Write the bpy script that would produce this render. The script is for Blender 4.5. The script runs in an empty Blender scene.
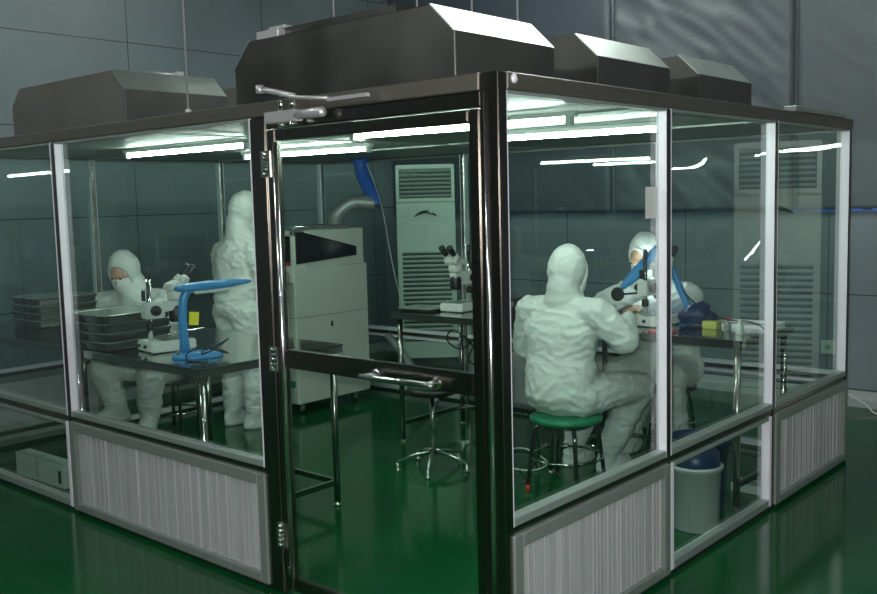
import bpy, bmesh, math, random
from mathutils import Vector, Matrix, noise
random.seed(7)
sc = bpy.context.scene
COL = sc.collection
V = Vector

# ------------------------------------------------------------------ materials
def mat(name, base=(.5,.5,.5), rough=.5, metal=0.0, emit=None, strength=0.0, spec=.5, bump=0.0, bscale=40, vary=0.0, vscale=6, coat=0.0, aniso=None):
    m = bpy.data.materials.new(name); m.use_nodes = True
    nt = m.node_tree; b = nt.nodes['Principled BSDF']
    b.inputs['Base Color'].default_value = (*base, 1)
    b.inputs['Roughness'].default_value = rough
    b.inputs['Metallic'].default_value = metal
    b.inputs['Specular IOR Level'].default_value = spec
    b.inputs['Coat Weight'].default_value = coat
    if emit:
        b.inputs['Emission Color'].default_value = (*emit, 1)
        b.inputs['Emission Strength'].default_value = strength
    tc = nt.nodes.new('ShaderNodeTexCoord')
    mp = nt.nodes.new('ShaderNodeMapping'); nt.links.new(tc.outputs['Object'], mp.inputs[0])
    if aniso: mp.inputs['Scale'].default_value = aniso
    if vary:
        n = nt.nodes.new('ShaderNodeTexNoise'); n.inputs['Scale'].default_value = vscale; n.inputs['Detail'].default_value = 5
        nt.links.new(mp.outputs[0], n.inputs['Vector'])
        r = nt.nodes.new('ShaderNodeMapRange'); r.inputs[1].default_value = .3; r.inputs[2].default_value = .7
        r.inputs[3].default_value = 1 - vary; r.inputs[4].default_value = 1 + vary
        nt.links.new(n.outputs[0], r.inputs[0])
        x = nt.nodes.new('ShaderNodeVectorMath'); x.operation = 'SCALE'; x.inputs[0].default_value = base
        nt.links.new(r.outputs[0], x.inputs['Scale']); nt.links.new(x.outputs[0], b.inputs['Base Color'])
        r2 = nt.nodes.new('ShaderNodeMapRange'); r2.inputs[1].default_value = .3; r2.inputs[2].default_value = .7
        r2.inputs[3].default_value = max(0, rough*(1-vary)); r2.inputs[4].default_value = min(1, rough*(1+vary))
        nt.links.new(n.outputs[0], r2.inputs[0]); nt.links.new(r2.outputs[0], b.inputs['Roughness'])
    if bump:
        n = nt.nodes.new('ShaderNodeTexNoise'); n.inputs['Scale'].default_value = bscale; n.inputs['Detail'].default_value = 4
        nt.links.new(mp.outputs[0], n.inputs['Vector'])
        bp = nt.nodes.new('ShaderNodeBump'); bp.inputs['Strength'].default_value = bump; bp.inputs['Distance'].default_value = .01
        nt.links.new(n.outputs[0], bp.inputs['Height']); nt.links.new(bp.outputs[0], b.inputs['Normal'])
    return m

def glass_mat(name, tint, refl_tint=(1,1,1), wavy=0.0):
    m = bpy.data.materials.new(name); m.use_nodes = True
    nt = m.node_tree; nt.nodes.clear()
    out = nt.nodes.new('ShaderNodeOutputMaterial')
    tr = nt.nodes.new('ShaderNodeBsdfTransparent'); tr.inputs[0].default_value = (*tint, 1)
    gl = nt.nodes.new('ShaderNodeBsdfGlossy'); gl.inputs['Roughness'].default_value = 0.012; gl.inputs[0].default_value = (*refl_tint, 1)
    fr = nt.nodes.new('ShaderNodeFresnel'); fr.inputs[0].default_value = 1.5
    ge = nt.nodes.new('ShaderNodeNewGeometry')
    # reflect only on faces seen from outside the pane (its far face would repeat the reflection with total internal reflection)
    inv = nt.nodes.new('ShaderNodeMath'); inv.operation = 'SUBTRACT'; inv.inputs[0].default_value = 1
    nt.links.new(ge.outputs['Backfacing'], inv.inputs[1])
    mu = nt.nodes.new('ShaderNodeMath'); mu.operation = 'MULTIPLY'; nt.links.new(fr.outputs[0], mu.inputs[0]); nt.links.new(inv.outputs[0], mu.inputs[1])
    m2 = nt.nodes.new('ShaderNodeMath'); m2.operation = 'MULTIPLY'; m2.inputs[1].default_value = 1.5; m2.use_clamp = True
    nt.links.new(mu.outputs[0], m2.inputs[0])
    mx = nt.nodes.new('ShaderNodeMixShader')
    nt.links.new(m2.outputs[0], mx.inputs[0]); nt.links.new(tr.outputs[0], mx.inputs[1]); nt.links.new(gl.outputs[0], mx.inputs[2])
    nt.links.new(mx.outputs[0], out.inputs[0])
    if wavy:
        tc = nt.nodes.new('ShaderNodeTexCoord'); n = nt.nodes.new('ShaderNodeTexNoise'); n.inputs['Scale'].default_value = 2.2; n.inputs['Detail'].default_value = 1
        nt.links.new(tc.outputs['Object'], n.inputs['Vector'])
        bp = nt.nodes.new('ShaderNodeBump'); bp.inputs['Strength'].default_value = 1; bp.inputs['Distance'].default_value = wavy
        nt.links.new(n.outputs[0], bp.inputs['Height']); nt.links.new(bp.outputs[0], gl.inputs['Normal'])
    return m

def seam_wall(name, base, axis, off, step, zoff=.125, zstep=.76):
    """wall panels with thin dark joints; axis = horizontal axis index"""
    m = mat(name, base, .45, vary=.12, vscale=1.3, bump=.05, bscale=6)
    nt = m.node_tree; b = nt.nodes['Principled BSDF']
    src = b.inputs['Base Color'].links[0].from_socket
    tc = nt.nodes.new('ShaderNodeTexCoord'); sp = nt.nodes.new('ShaderNodeSeparateXYZ'); nt.links.new(tc.outputs['Object'], sp.inputs[0])
    outs = []
    for ax, o, s, w in ((axis, off, step, .009), (2, zoff, zstep, .008)):
        a = nt.nodes.new('ShaderNodeMath'); a.operation = 'SUBTRACT'; a.inputs[1].default_value = o; nt.links.new(sp.outputs[ax], a.inputs[0])
        p = nt.nodes.new('ShaderNodeMath'); p.operation = 'PINGPONG'; p.inputs[1].default_value = s/2; nt.links.new(a.outputs[0], p.inputs[0])
        c = nt.nodes.new('ShaderNodeMath'); c.operation = 'LESS_THAN'; c.inputs[1].default_value = w/2; nt.links.new(p.outputs[0], c.inputs[0])
        outs.append(c)
    mx = nt.nodes.new('ShaderNodeMath'); mx.operation = 'MAXIMUM'; nt.links.new(outs[0].outputs[0], mx.inputs[0]); nt.links.new(outs[1].outputs[0], mx.inputs[1])
    mix = nt.nodes.new('ShaderNodeMix'); mix.data_type = 'RGBA'; mix.inputs[7].default_value = (.02,.022,.025,1)
    nt.links.new(mx.outputs[0], mix.inputs[0]); nt.links.new(src, mix.inputs[6]); nt.links.new(mix.outputs[2], b.inputs['Base Color'])
    return m

M = {}
M['floor'] = mat('green_epoxy', (.003,.068,.018), .12, spec=.4, vary=.25, vscale=1.1, bump=.015, bscale=3)
M['wall_l'] = seam_wall('left_wall_panels', (.145,.188,.198), 1, .58, 1.5)
M['wall_b'] = seam_wall('back_wall_panels', (.165,.195,.215), 0, -.71, 1.25)
M['wall_d'] = mat('plain_wall', (.05,.055,.06), .6)
M['ceil'] = mat('hall_ceiling', (.06,.06,.065), .8)
M['sheet'] = mat('grey_plastic_sheet', (.078,.094,.103), .42, bump=.12, bscale=9)
M['sheet_shaded'] = mat('shaded_plastic_sheet', (.055,.07,.085), .45, bump=.12, bscale=9)  # same grey film, colour darkened where the roof hood blocks the light
M['blue_tape'] = mat('blue_tape', (.05,.12,.45), .4)
M['steel'] = mat('polished_steel', (.46,.46,.44), .20, 1.0)
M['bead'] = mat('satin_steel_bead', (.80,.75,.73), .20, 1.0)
M['beam'] = mat('brown_grey_beam_steel', (.16,.15,.125), .40, .65)
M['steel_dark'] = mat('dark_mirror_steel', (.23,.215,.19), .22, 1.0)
M['hood'] = mat('brushed_hood_steel', (.13,.13,.115), .34, .9, vary=.18, vscale=3)
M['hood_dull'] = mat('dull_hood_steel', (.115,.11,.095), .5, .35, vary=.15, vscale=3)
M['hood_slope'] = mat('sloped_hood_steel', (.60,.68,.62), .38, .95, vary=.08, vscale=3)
M['hood_side'] = mat('dark_hood_side_steel', (.09,.092,.085), .4, .6, vary=.2, vscale=3)
M['alu'] = mat('pale_aluminium', (.84,.82,.88), .45, .1)
M['sill'] = mat('grey_green_sill', (.36,.43,.39), .35, .5)
M['alu_green'] = mat('grey_aluminium_frame', (.27,.31,.285), .45, .4)
M['corr'] = mat('ribbed_aluminium', (.47,.485,.49), .45, .15, vary=.10, vscale=14, aniso=(1,1,.05))
M['shadow_black'] = mat('black_base_shadow', (.012,.013,.014), .5)  # black that stands for shadow along the foot of the booth
M['glass'] = glass_mat('booth_glass', (.895,.965,.935))
M['film'] = glass_mat('clear_film', (.895,.965,.935), wavy=.012)
M['chrome'] = mat('chrome', (.78,.78,.76), .09, 1.0)
M['alu_matt'] = mat('cast_aluminium', (.62,.62,.62), .38, .6)
M['tube'] = mat('lit_tube', (.9,.95,.9), .4, emit=(.86,1.0,.92), strength=46)
M['halltube'] = mat('hall_lit_tube', (.9,.95,.9), .4, emit=(.93,1.0,.98), strength=88)
M['fixture'] = mat('white_fixture', (.55,.58,.55), .5)
M['boothceil'] = mat('glossy_ceiling_panel', (.19,.22,.205), .45, spec=.12, bump=.05, bscale=2)
M['bench'] = mat('bench_steel', (.46,.47,.44), .12, 1.0, vary=.15, vscale=4)
M['bench_edge'] = mat('bench_leg_steel', (.36,.36,.33), .18, 1.0)
M['white_pl'] = mat('white_enamel', (.62,.63,.60), .4)
M['cream'] = mat('cream_machine_paint', (.50,.53,.47), .45, vary=.04)
M['black'] = mat('black_plastic', (.012,.012,.013), .35)
M['black_win'] = mat('black_window', (.006,.006,.007), .12)
M['teal'] = mat('teal_stripe', (.02,.22,.18), .5)
M['blue_lamp'] = mat('blue_lamp_plastic', (.045,.235,.52), .28)
M['navy'] = mat('navy_plastic', (.010,.022,.085), .35)
M['yellow'] = mat('yellow_sticker', (.75,.66,.02), .5)
M['lamp_tube'] = mat('task_lamp_tube', (.95,.95,.95), .4, emit=(.88,1,1), strength=70)
M['tray'] = mat('black_tray_plastic', (.03,.036,.033), .18, spec=.7)
M['tray_lid'] = mat('grey_tray_lid', (.20,.24,.22), .2, spec=.7)
M['suit'] = mat('white_suit_fabric', (.70,.73,.70), .62, bump=.25, bscale=18)
M['mask'] = mat('white_mask', (.80,.82,.82), .7)
M['boot'] = mat('white_boot_fabric', (.68,.72,.69), .6, bump=.25, bscale=22)
M['skin'] = mat('skin', (.52,.30,.20), .5)
M['hair'] = mat('dark_eye', (.01,.008,.007), .3)
M['sole'] = mat('grey_sole', (.35,.37,.36), .6)
M['green_seat'] = mat('green_vinyl', (.008,.16,.075), .35)
M['leg_black'] = mat('black_gloss_tube', (.015,.015,.016), .12, coat=.6)
M['red_tip'] = mat('red_foot_cap', (.5,.03,.015), .4)
M['bucket'] = mat('grey_bin_plastic', (.42,.46,.45), .45)
M['paper'] = mat('white_paper', (.62,.65,.62), .7)
M['board'] = mat('pale_board', (.50,.56,.52), .6)
M['ac'] = mat('air_conditioner_plastic', (.50,.56,.51), .4)
M['ac_dark'] = mat('dark_vent', (.02,.024,.022), .5)
M['ac_slat'] = mat('vent_slat', (.30,.34,.31), .45)
M['duct_blue'] = mat('blue_flex_duct', (.02,.10,.42), .4)
M['duct_grey'] = mat('grey_flex_duct', (.25,.27,.26), .4, .3)
M['cable'] = mat('black_cable', (.012,.012,.012), .4)
M['cable_w'] = mat('white_cable', (.55,.58,.56), .5)
M['baseb'] = mat('pale_baseboard', (.33,.36,.36), .5)
M['ycont'] = mat('yellow_box_plastic', (.45,.43,.10), .5)
M['red'] = mat('red_plastic', (.45,.03,.02), .4)

# ------------------------------------------------------------------ mesh builder
class MB:
    def __init__(s): s.v = []; s.f = []; s.sm = []
    def add(s, vs, fs, smooth=False):
        o = len(s.v); s.v += [V(p) for p in vs]
        s.f += [tuple(i+o for i in f) for f in fs]; s.sm += [smooth]*len(fs); return s
    def box(s, c, d, rot=None):
        c = V(c); h = V(d)/2; vs = []
        for x in (-1,1):
            for y in (-1,1):
                for z in (-1,1):
                    p = V((x*h.x, y*h.y, z*h.z))
                    if rot: p = rot @ p
                    vs.append(c+p)
        return s.add(vs, [(0,1,3,2),(4,6,7,5),(0,4,5,1),(2,3,7,6),(0,2,6,4),(1,5,7,3)])
    def bb(s, x0,x1,y0,y1,z0,z1): return s.box(((x0+x1)/2,(y0+y1)/2,(z0+z1)/2),(abs(x1-x0),abs(y1-y0),abs(z1-z0)))
    def tube(s, pts, r, seg=10, smooth=True, caps=True, closed=False):
        pts = [V(p) for p in pts]; n = len(pts)
        rs = r if isinstance(r,(list,tuple)) else [r]*n
        vs = []; up = None
        for i,p in enumerate(pts):
            if closed: t = pts[(i+1)%n]-pts[(i-1)%n]
            else: t = pts[min(i+1,n-1)]-pts[max(i-1,0)]
            t = t.normalized() if t.length > 1e-9 else V((0,0,1))
            if up is None: up = V((0,0,1)) if abs(t.z) < .9 else V((1,0,0))
            a = up - t*up.dot(t)
            if a.length < 1e-6: a = t.orthogonal()
            a.normalize(); up = a; b = t.cross(a)
            for k in range(seg):
                w = 2*math.pi*k/seg; vs.append(p + (a*math.cos(w)+b*math.sin(w))*rs[i])
        fs = []
        for i in range(n if closed else n-1):
            j = (i+1)%n
            for k in range(seg): fs.append((i*seg+k, i*seg+(k+1)%seg, j*seg+(k+1)%seg, j*seg+k))
        s.add(vs, fs, smooth)
        if caps and not closed:
            o = len(s.v)-len(vs)
            s.f.append(tuple(o+k for k in reversed(range(seg)))); s.sm.append(False)
            s.f.append(tuple(o+(n-1)*seg+k for k in range(seg))); s.sm.append(False)
        return s
    def lathe(s, prof, c=(0,0,0), seg=24, axis=(0,0,1), smooth=True):
        q = V((0,0,1)).rotation_difference(V(axis).normalized()); c = V(c); vs = []
        for r,z in prof:
            for k in range(seg):
                w = 2*math.pi*k/seg; vs.append(c + q @ V((r*math.cos(w), r*math.sin(w), z)))
        fs = []; n = len(prof)
        for i in range(n-1):
            for k in range(seg): fs.append((i*seg+k, i*seg+(k+1)%seg, (i+1)*seg+(k+1)%seg, (i+1)*seg+k))
        fs.append(tuple(reversed(range(seg)))); fs.append(tuple((n-1)*seg+k for k in range(seg)))
        return s.add(vs, fs, smooth)
    def prism(s, poly, a, b, fn=lambda u,v,w:(u,w,v)):
        """polygon (u,v) extruded along w from a to b; fn maps to xyz (default extrudes along y)"""
        n = len(poly); vs = [fn(u,v,a) for u,v in poly] + [fn(u,v,b) for u,v in poly]
        fs = [tuple(range(n)), tuple(reversed(range(n,2*n)))] + [(i,(i+n),(i+1)%n+n,(i+1)%n) for i in range(n)]
        return s.add(vs, fs)
    def ell(s, c, r, rot=None, nu=16, nv=10):
        c = V(c); vs = []; fs = []
        for i in range(1,nv):
            t = math.pi*i/nv
            for k in range(nu):
                w = 2*math.pi*k/nu
                p = V((r[0]*math.sin(t)*math.cos(w), r[1]*math.sin(t)*math.sin(w), r[2]*math.cos(t)))
                if rot: p = rot @ p
                vs.append(c+p)
        for i in range(nv-2):
            for k in range(nu): fs.append((i*nu+k,(i+1)*nu+k,(i+1)*nu+(k+1)%nu,i*nu+(k+1)%nu))
        a = V((0,0,r[2])); a = rot @ a if rot else a
        t = len(vs); vs += [c+a, c-a]
        for k in range(nu):
            fs.append((t,k,(k+1)%nu)); fs.append((t+1,(nv-2)*nu+(k+1)%nu,(nv-2)*nu+k))
        return s.add(vs, fs, True)
    def loft(s, secs, seg=20):
        """secs: (centre, u, v) ellipse half-axes vectors"""
        vs = []
        for c,u,v in secs:
            for k in range(seg):
                w = 2*math.pi*k/seg; vs.append(V(c)+V(u)*math.cos(w)+V(v)*math.sin(w))
        n = len(secs); fs = []
        for i in range(n-1):
            for k in range(seg): fs.append((i*seg+k,i*seg+(k+1)%seg,(i+1)*seg+(k+1)%seg,(i+1)*seg+k))
        fs.append(tuple(reversed(range(seg)))); fs.append(tuple((n-1)*seg+k for k in range(seg)))
        return s.add(vs, fs, True)
    def capsule(s, p0, p1, r0, r1, seg=14):
        p0 = V(p0); p1 = V(p1); d = (p1-p0); L = d.length; t = d/L
        pts = []; rs = []
        for a in (-80,-55,-30): pts.append(p0+t*r0*math.sin(math.radians(a))); rs.append(r0*math.cos(math.radians(a)))
        for k in range(5): pts.append(p0+d*k/4); rs.append(r0+(r1-r0)*k/4)
        for a in (30,55,80): pts.append(p1+t*r1*math.sin(math.radians(a))); rs.append(r1*math.cos(math.radians(a)))
        return s.tube(pts, rs, seg)
    def build(s, name, m, parent=None, bevel=0.0, off=None, segs=1):
        me = bpy.data.meshes.new(name)
        vs = [p-V(off) for p in s.v] if off is not None else s.v
        me.from_pydata([tuple(p) for p in vs], [], s.f)
        for p,f in zip(me.polygons, s.sm): p.use_smooth = f
        bm = bmesh.new(); bm.from_mesh(me)
        bmesh.ops.recalc_face_normals(bm, faces=bm.faces)
        if bevel:
            ed = [e for e in bm.edges if len(e.link_faces)==2 and e.calc_face_angle(0) > .6]
            bmesh.ops.bevel(bm, geom=ed, offset=bevel, segments=segs, affect='EDGES', clamp_overlap=True)
        bm.to_mesh(me); bm.free()
        o = bpy.data.objects.new(name, me); COL.objects.link(o)
        if m is not None: me.materials.append(M[m] if isinstance(m,str) else m)
        if parent: o.parent = parent
        return o

def tag(o, label=None, cat=None, group=None, kind=None):
    if label: o['label'] = label
    if cat: o['category'] = cat
    if group: o['group'] = group
    if kind: o['kind'] = kind
    return o
def thing(name, label, cat, loc=(0,0,0), rz=0, group=None):
    o = bpy.data.objects.new(name, None); COL.objects.link(o)
    o.location = loc; o.rotation_euler = (0,0,rz); o.empty_display_size = .1
    return tag(o, label, cat, group)
def struct(o): o['kind'] = 'structure'; return o
def dup(o, parent=None, **kw):
    c = o.copy(); COL.objects.link(c)
    if parent: c.parent = parent
    for ch in list(o.children): dup(ch, c)
    return c
def clone(o, loc, rz=0, label=None):
    c = dup(o); c.location = loc; c.rotation_euler = (0,0,rz)
    if label: c['label'] = label
    return c

# ------------------------------------------------------------------ hall shell
XL, YB, XR, YF, HC = -5.7, 5.25, 6.5, -7.0, 4.4
struct(MB().bb(XL-.1,XR+.1,YF-.1,YB+.1,-.1,0).build('floor','floor'))
struct(MB().bb(XL-.1,XL,YF-.1,YB+.1,0,HC).build('wall_left','wall_l'))
struct(MB().bb(XL,XR,YB,YB+.1,0,HC).build('wall_back','wall_b'))
struct(MB().bb(XR,XR+.1,YF-.1,YB+.1,0,HC).build('wall_right','wall_d'))
struct(MB().bb(XL,XR,YF-.1,YF,0,HC).build('wall_front','wall_d'))
struct(MB().bb(XL-.1,XR+.1,YF-.1,YB+.1,HC,HC+.1).build('ceiling','ceil'))
bsb = MB(); bsb.prism([(5.25,0),(5.25,.115),(5.235,.115),(5.228,.07),(5.17,.06),(5.165,0)], XL, XR, lambda u,v,w:(w,u,v))
struct(bsb.build('baseboard_back','baseb'))
bsl = MB().bb(XL,XL+.03,YF,5.165,0,.1); struct(bsl.build('baseboard_left','baseb'))

def sheet(x0, x1, z0, z1, amp, seed, label, m, tape):
    nx, nz = int((x1-x0)/.03), int((z1-z0)/.04); vs = []; fs = []
    def d(x,z):
        a = noise.noise(V((x*2.2+z*2.6, z*.5-x*.5, seed)))
        b = noise.noise(V((x*5+z*6.5, z*1.0-x*.8, seed+5)))
        w = (1-abs(b))**5
        e = min(1, (x-x0)/.04, (x1-x)/.04, )
        return (.022 + amp*(a*.5 + .5) + amp*.5*w)*max(0,e)**.5 + .004
    for i in range(nx+1):
        for j in range(nz+1):
            x = x0+(x1-x0)*i/nx; z = z0+(z1-z0)*j/nz; vs.append((x, -d(x,z), z))
    N = len(vs)
    vs += [(x,y+.003,z) for x,y,z in vs]
    for i in range(nx):
        for j in range(nz):
            a = i*(nz+1)+j; b = a+nz+1
            fs.append((a,b,b+1,a+1)); fs.append((a+N,a+1+N,b+1+N,b+N))
    for j in range(nz):
        a = j; fs.append((a,a+1,a+1+N,a+N)); a = nx*(nz+1)+j; fs.append((a,a+N,a+1+N,a+1))
    for i in range(nx):
        a = i*(nz+1); b = a+nz+1; fs.append((a,a+N,b+N,b)); a += nz; b += nz; fs.append((a,b,b+N,a+N))
    r = thing('plastic_sheet', label, 'plastic sheet', (0,YB-.002,0), 0)
    MB().add(vs, fs, True).build('sheet_film', m, r)
    if tape:
        MB().bb(x0,x1,-.034,-.03,z0-.012,z0+.012).build('edge_tape','blue_tape',r)
    return r
sheet(-5.55,-2.70,1.56,4.38,.018,1,'grey plastic sheet with shade in its colour on the back wall, left of the creased sheet','sheet_shaded',False)
sheet(-2.68,-.995,1.56,4.38,.040,9,'creased grey plastic sheet hanging on the back wall above the far booth roof','sheet',False)
sheet(-.985,5.0,1.56,4.38,.012,4,'smooth grey plastic sheet with blue bottom edge, right end of back wall','sheet',True)

# ------------------------------------------------------------------ booth
L, D, H = 4.895, 3.57, 2.15
HR = .528
booth = thing('cleanroom_booth','freestanding glass clean room booth with steel frame and ribbed lower panels on green floor','clean room booth')
def wallmap(which):
    return {'front': lambda u,w,z:(u, w, z), 'right': lambda u,w,z:(-w, u, z),
            'back': lambda u,w,z:(u, D-w, z), 'left': lambda u,w,z:(-L+w, u, z)}[which]
def wb(mb, f, u0,u1,w0,w1,z0,z1):
    a = f(u0,w0,z0); b = f(u1,w1,z1)
    return mb.bb(min(a[0],b[0]),max(a[0],b[0]),min(a[1],b[1]),max(a[1],b[1]),z0,z1)
def bay(which, u0, u1, lower, film=False):
    f = wallmap(which)
    # upper window: frame members stand 45 mm proud of the pane
    t = .004
    fr = MB(); zb, zt = .556, 2.088
    wb(fr,f,u0,u0+t,.002,.05,zb,zt); wb(fr,f,u1-t,u1,.002,.05,zb,zt); wb(fr,f,u0+t,u1-t,.0465,.05,zb,zb+.03); wb(fr,f,u0+t,u1-t,.0465,.05,zt-.004,zt)
    p = fr.build('window_frame','alu',booth)
    wb(MB(),f,u0+t,u1-t,.001,.0465,zb,zb+.032).build('window_sill','sill',p,.003)
    wb(MB(),f,u0+t,u1-t,.002,.05,zt-.012,zt).build('top_strip','alu_green',p)
    wb(MB(),f,u0+t,u1-t,.040,.046,zb+.032,zt-.012).build('glass_pane','film' if film else 'glass',p)
    if lower == 'panel':
        fr = MB(); g = .052
        wb(fr,f,u0-.012,u0+g-.012,-.012,.03,.02,HR); wb(fr,f,u1-g+.012,u1+.012,-.012,.03,.02,HR)
        wb(fr,f,u0+g-.012,u1-g+.012,-.012,.03,.02,.02+g*.8); wb(fr,f,u0+g-.012,u1-g+.012,-.012,.03,HR-g,HR)
        p = fr.build('panel_frame','alu_green',booth,.003)
        rnd = random.Random(int(u0*100)+len(which)); u = u0+g-.012; prof = []
        e = u1-g+.012
        while u < e-.004:
            w = min(rnd.choice([.006,.010,.014,.02,.03,.045]), e-u); dd = rnd.choice([.0,.001,.002,.004,.007,.010])
            prof += [(u,.006+dd),(u+w*.84,.006+dd),(u+w*.87,.020),(u+w,.020)]; u += w
        z0, z1 = .02+g*.8, HR-g
        vs = [f(a,b,z0) for a,b in prof]+[f(a,b,z1) for a,b in prof]; n = len(prof)
        fs = [(i,i+1,i+1+n,i+n) for i in range(n-1)]
        # closed behind
        vs += [f(prof[0][0],.03,z0),f(prof[-1][0],.03,z0),f(prof[0][0],.03,z1),f(prof[-1][0],.03,z1)]
        fs += [(2*n,2*n+1,2*n+3,2*n+2),(0,n,2*n+2,2*n),(n-1,2*n+1,2*n+3,2*n-1)]
        MB().add(vs,fs).build('ribbed_sheet','corr',p)
    else:
        fr = MB(); t2 = .03
        wb(fr,f,u0,u0+t2,.002,.05,.02,HR-.01); wb(fr,f,u1-t2,u1,.002,.05,.02,HR-.01); wb(fr,f,u0+t2,u1-t2,.0425,.05,.02,.06); wb(fr,f,u0+t2,u1-t2,.0425,.05,HR-.03,HR-.01)
        
        p = fr.build('lower_frame','alu',booth,.002)
        wb(MB(),f,u0+t2,u1-t2,.002,.0425,.02,.062).build('bottom_rail','sill',p,.003); wb(MB(),f,u0+t2,u1-t2,.006,.0425,HR-.03,HR-.01).build('top_rail','sill',p,.002)
        wb(MB(),f,u0+t2,u1-t2,.036,.042,.062,HR-.03).build('lower_pane','glass',p)
    # dark mid rail between the upper window and the lower unit
    wb(MB(),f,u0-.005,u1+.005,.006,.05,HR,.556).build('mid_rail','steel_dark',booth,.002)
    wb(MB(),f,u0,u1,.008,.05,.0,.02).build('base_shadow_strip','shadow_black',booth)  # black strip put in for the shadow below the wall units
for u0,u1,lo in ((-3.07,-1.348,'panel'),(-4.84,-3.12,'glass')): bay('front',u0,u1,lo)
for u0,u1,lo in ((.05,1.185,'panel'),(1.225,2.37,'glass'),(2.41,3.525,'panel')): bay('right',u0,u1,lo)
for u0,u1,lo,fi in ((-1.275,-.05,'glass',True),(-3.075,-1.315,'panel',False),(-4.845,-3.115,'glass',False)): bay('back',u0,u1,lo,fi)
for u0,u1,lo in ((.05,1.18,'panel'),(1.22,2.37,'glass'),(2.41,3.52,'panel')): bay('left',u0,u1,lo)
def post(x0,x1,y0,y1,m='steel_dark',name='post',z1=2.09,b=.008):
    return MB().bb(x0,x1,y0,y1,0,z1).build(name,m,booth,b,segs=3)
post(-.080,0,0,.05,'steel_dark','corner_post',2.149,.004)
post(-1.348,-1.240,0,.055,'steel_dark','door_post')
post(-3.12,-3.07,.003,.055); post(-L,-4.84,0,.055,name='corner_post')
post(-.055,0,1.185,1.225); post(-.055,0,2.37,2.41); post(-.055,0,3.525,D,name='corner_post')
post(-1.315,-1.275,D-.055,D,'steel'); post(-3.115,-3.075,D-.055,D,'steel'); post(-L,-L+.055,D-.05,D,'steel','corner_post')
post(-L,-L+.055,1.18,1.22,'steel'); post(-L,-L+.055,2.37,2.41,'steel')
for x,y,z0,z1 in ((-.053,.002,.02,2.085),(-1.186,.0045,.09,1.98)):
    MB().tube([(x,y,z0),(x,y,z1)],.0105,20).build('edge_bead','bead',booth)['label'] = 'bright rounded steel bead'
MB().bb(-L,-.08,-.004,.055,2.09,H).build('roof_beam','beam',booth,.004)
MB().bb(-.055,.004,.05,D,2.09,H).build('roof_beam','beam',booth,.004)
MB().bb(-L,0,D-.055,D+.004,2.09,H).build('roof_beam','beam',booth,.004)
MB().bb(-L-.004,-L+.055,.055,D-.055,2.09,H).build('roof_beam','beam',booth,.004)
MB().bb(-L+.055,-.055,.055,D-.055,2.096,2.108).build('ceiling_panel','boothceil',booth)
tb = MB()
for y in (1.19,2.38): tb.bb(-L+.055,-.055,y-.012,y+.012,2.086,2.096)
for x in (-2.2,): tb.bb(x-.012,x+.012,.055,D-.055,2.080,2.086)
tb.build('ceiling_bars','alu_green',booth)
tp = MB().bb(-.06,.010,2.62,3.4,H,H+.03).build('roof_strip','alu_green',booth,.003); tp['label'] = 'pale flat strip on the roof beam'
bt = MB().lathe([(.0,0),(.017,0),(.017,.004),(.008,.010),(.0,.010)],(.004,.085,2.128),14,(1,0,0)).build('bolt_cap','alu',booth)

# door leaf
MB().bb(-1.240,-.080,.004,.05,2.036,2.09).build('door_header','steel_dark',booth,.004)
dl = MB()
dl.bb(-1.234,-1.183,.002,.042,.03,2.03); dl.bb(-.136,-.085,.002,.042,.03,2.03)
dl.bb(-1.183,-.136,.002,.042,1.985,2.03); dl.bb(-1.183,-.136,.002,.042,1.022,1.102); dl.bb(-1.183,-.136,.002,.042,.03,.085)
door = dl.build('door','steel_dark',booth,.006,segs=2); door['label'] = 'glazed steel door with mid rail and pull handle'
MB().bb(-1.183,-.136,.018,.024,1.102,1.985).build('upper_door_pane','glass',door)
MB().bb(-1.183,-.136,.018,.024,.085,1.022).build('lower_door_pane','glass',door)
h = MB(); hz = 1.052
h.tube([(-.66,-.052,hz),(-.63,-.058,hz),(-.30,-.058,hz),(-.27,-.052,hz)],.0125,12)
for x in (-.622,-.308):
    h.tube([(x,-.058,hz),(x,.004,hz)],.011,10); h.lathe([(.024,0),(.024,.004),(.012,.008)],(x,.002,hz),16,(0,-1,0))
h.build('pull_handle','chrome',door)
for z in (1.89,1.055,.27):
    g = MB(); g.bb(-1.272,-1.212,-.004,.003,z-.055,z+.055)
    for k in range(5): g.lathe([(.009,0),(.009,.019)],(-1.240,-.008,z-.052+k*.021),10)
    g.build('hinge','chrome',door)
lk = MB().bb(-1.205,-1.190,-.006,.004,.10,.135).build('bottom_latch','chrome',door,.002)
# overhead closer
cb = MB(); cb.bb(-1.185,-.985,-.048,-.004,2.052,2.098); cb.lathe([(.010,0),(.020,.005),(.0205,.16),(.017,.172),(.0,.174)],(-1.0,-.034,2.076),16,(1,0,0))
clo = cb.build('door_closer','alu_matt',booth,.004,segs=2)
for x in (-1.09,-1.02):
    MB().lathe([(.013,0),(.013,.05),(.009,.056),(.0,.056)],(x,-.03,2.092),12).build('pivot_cap','chrome',clo)
    MB().lathe([(.016,0),(.016,.02)],(x,-.03,2.030),12).build('pivot_cap','chrome',clo)
ca = MB()
ca.tube([(-1.135,-.10,2.185),(-.98,-.05,2.150)],[.013,.009],10); ca.lathe([(.017,0),(.017,.032)],(-1.135,-.10,2.168),12)
ca.tube([(-1.05,-.072,2.158),(-.95,-.06,2.140),(-.79,-.045,2.124)],.0075,8); ca.bb(-.79,-.57,-.055,-.038,2.110,2.124)
ca.build('closer_arm','alu_matt',clo)

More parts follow.
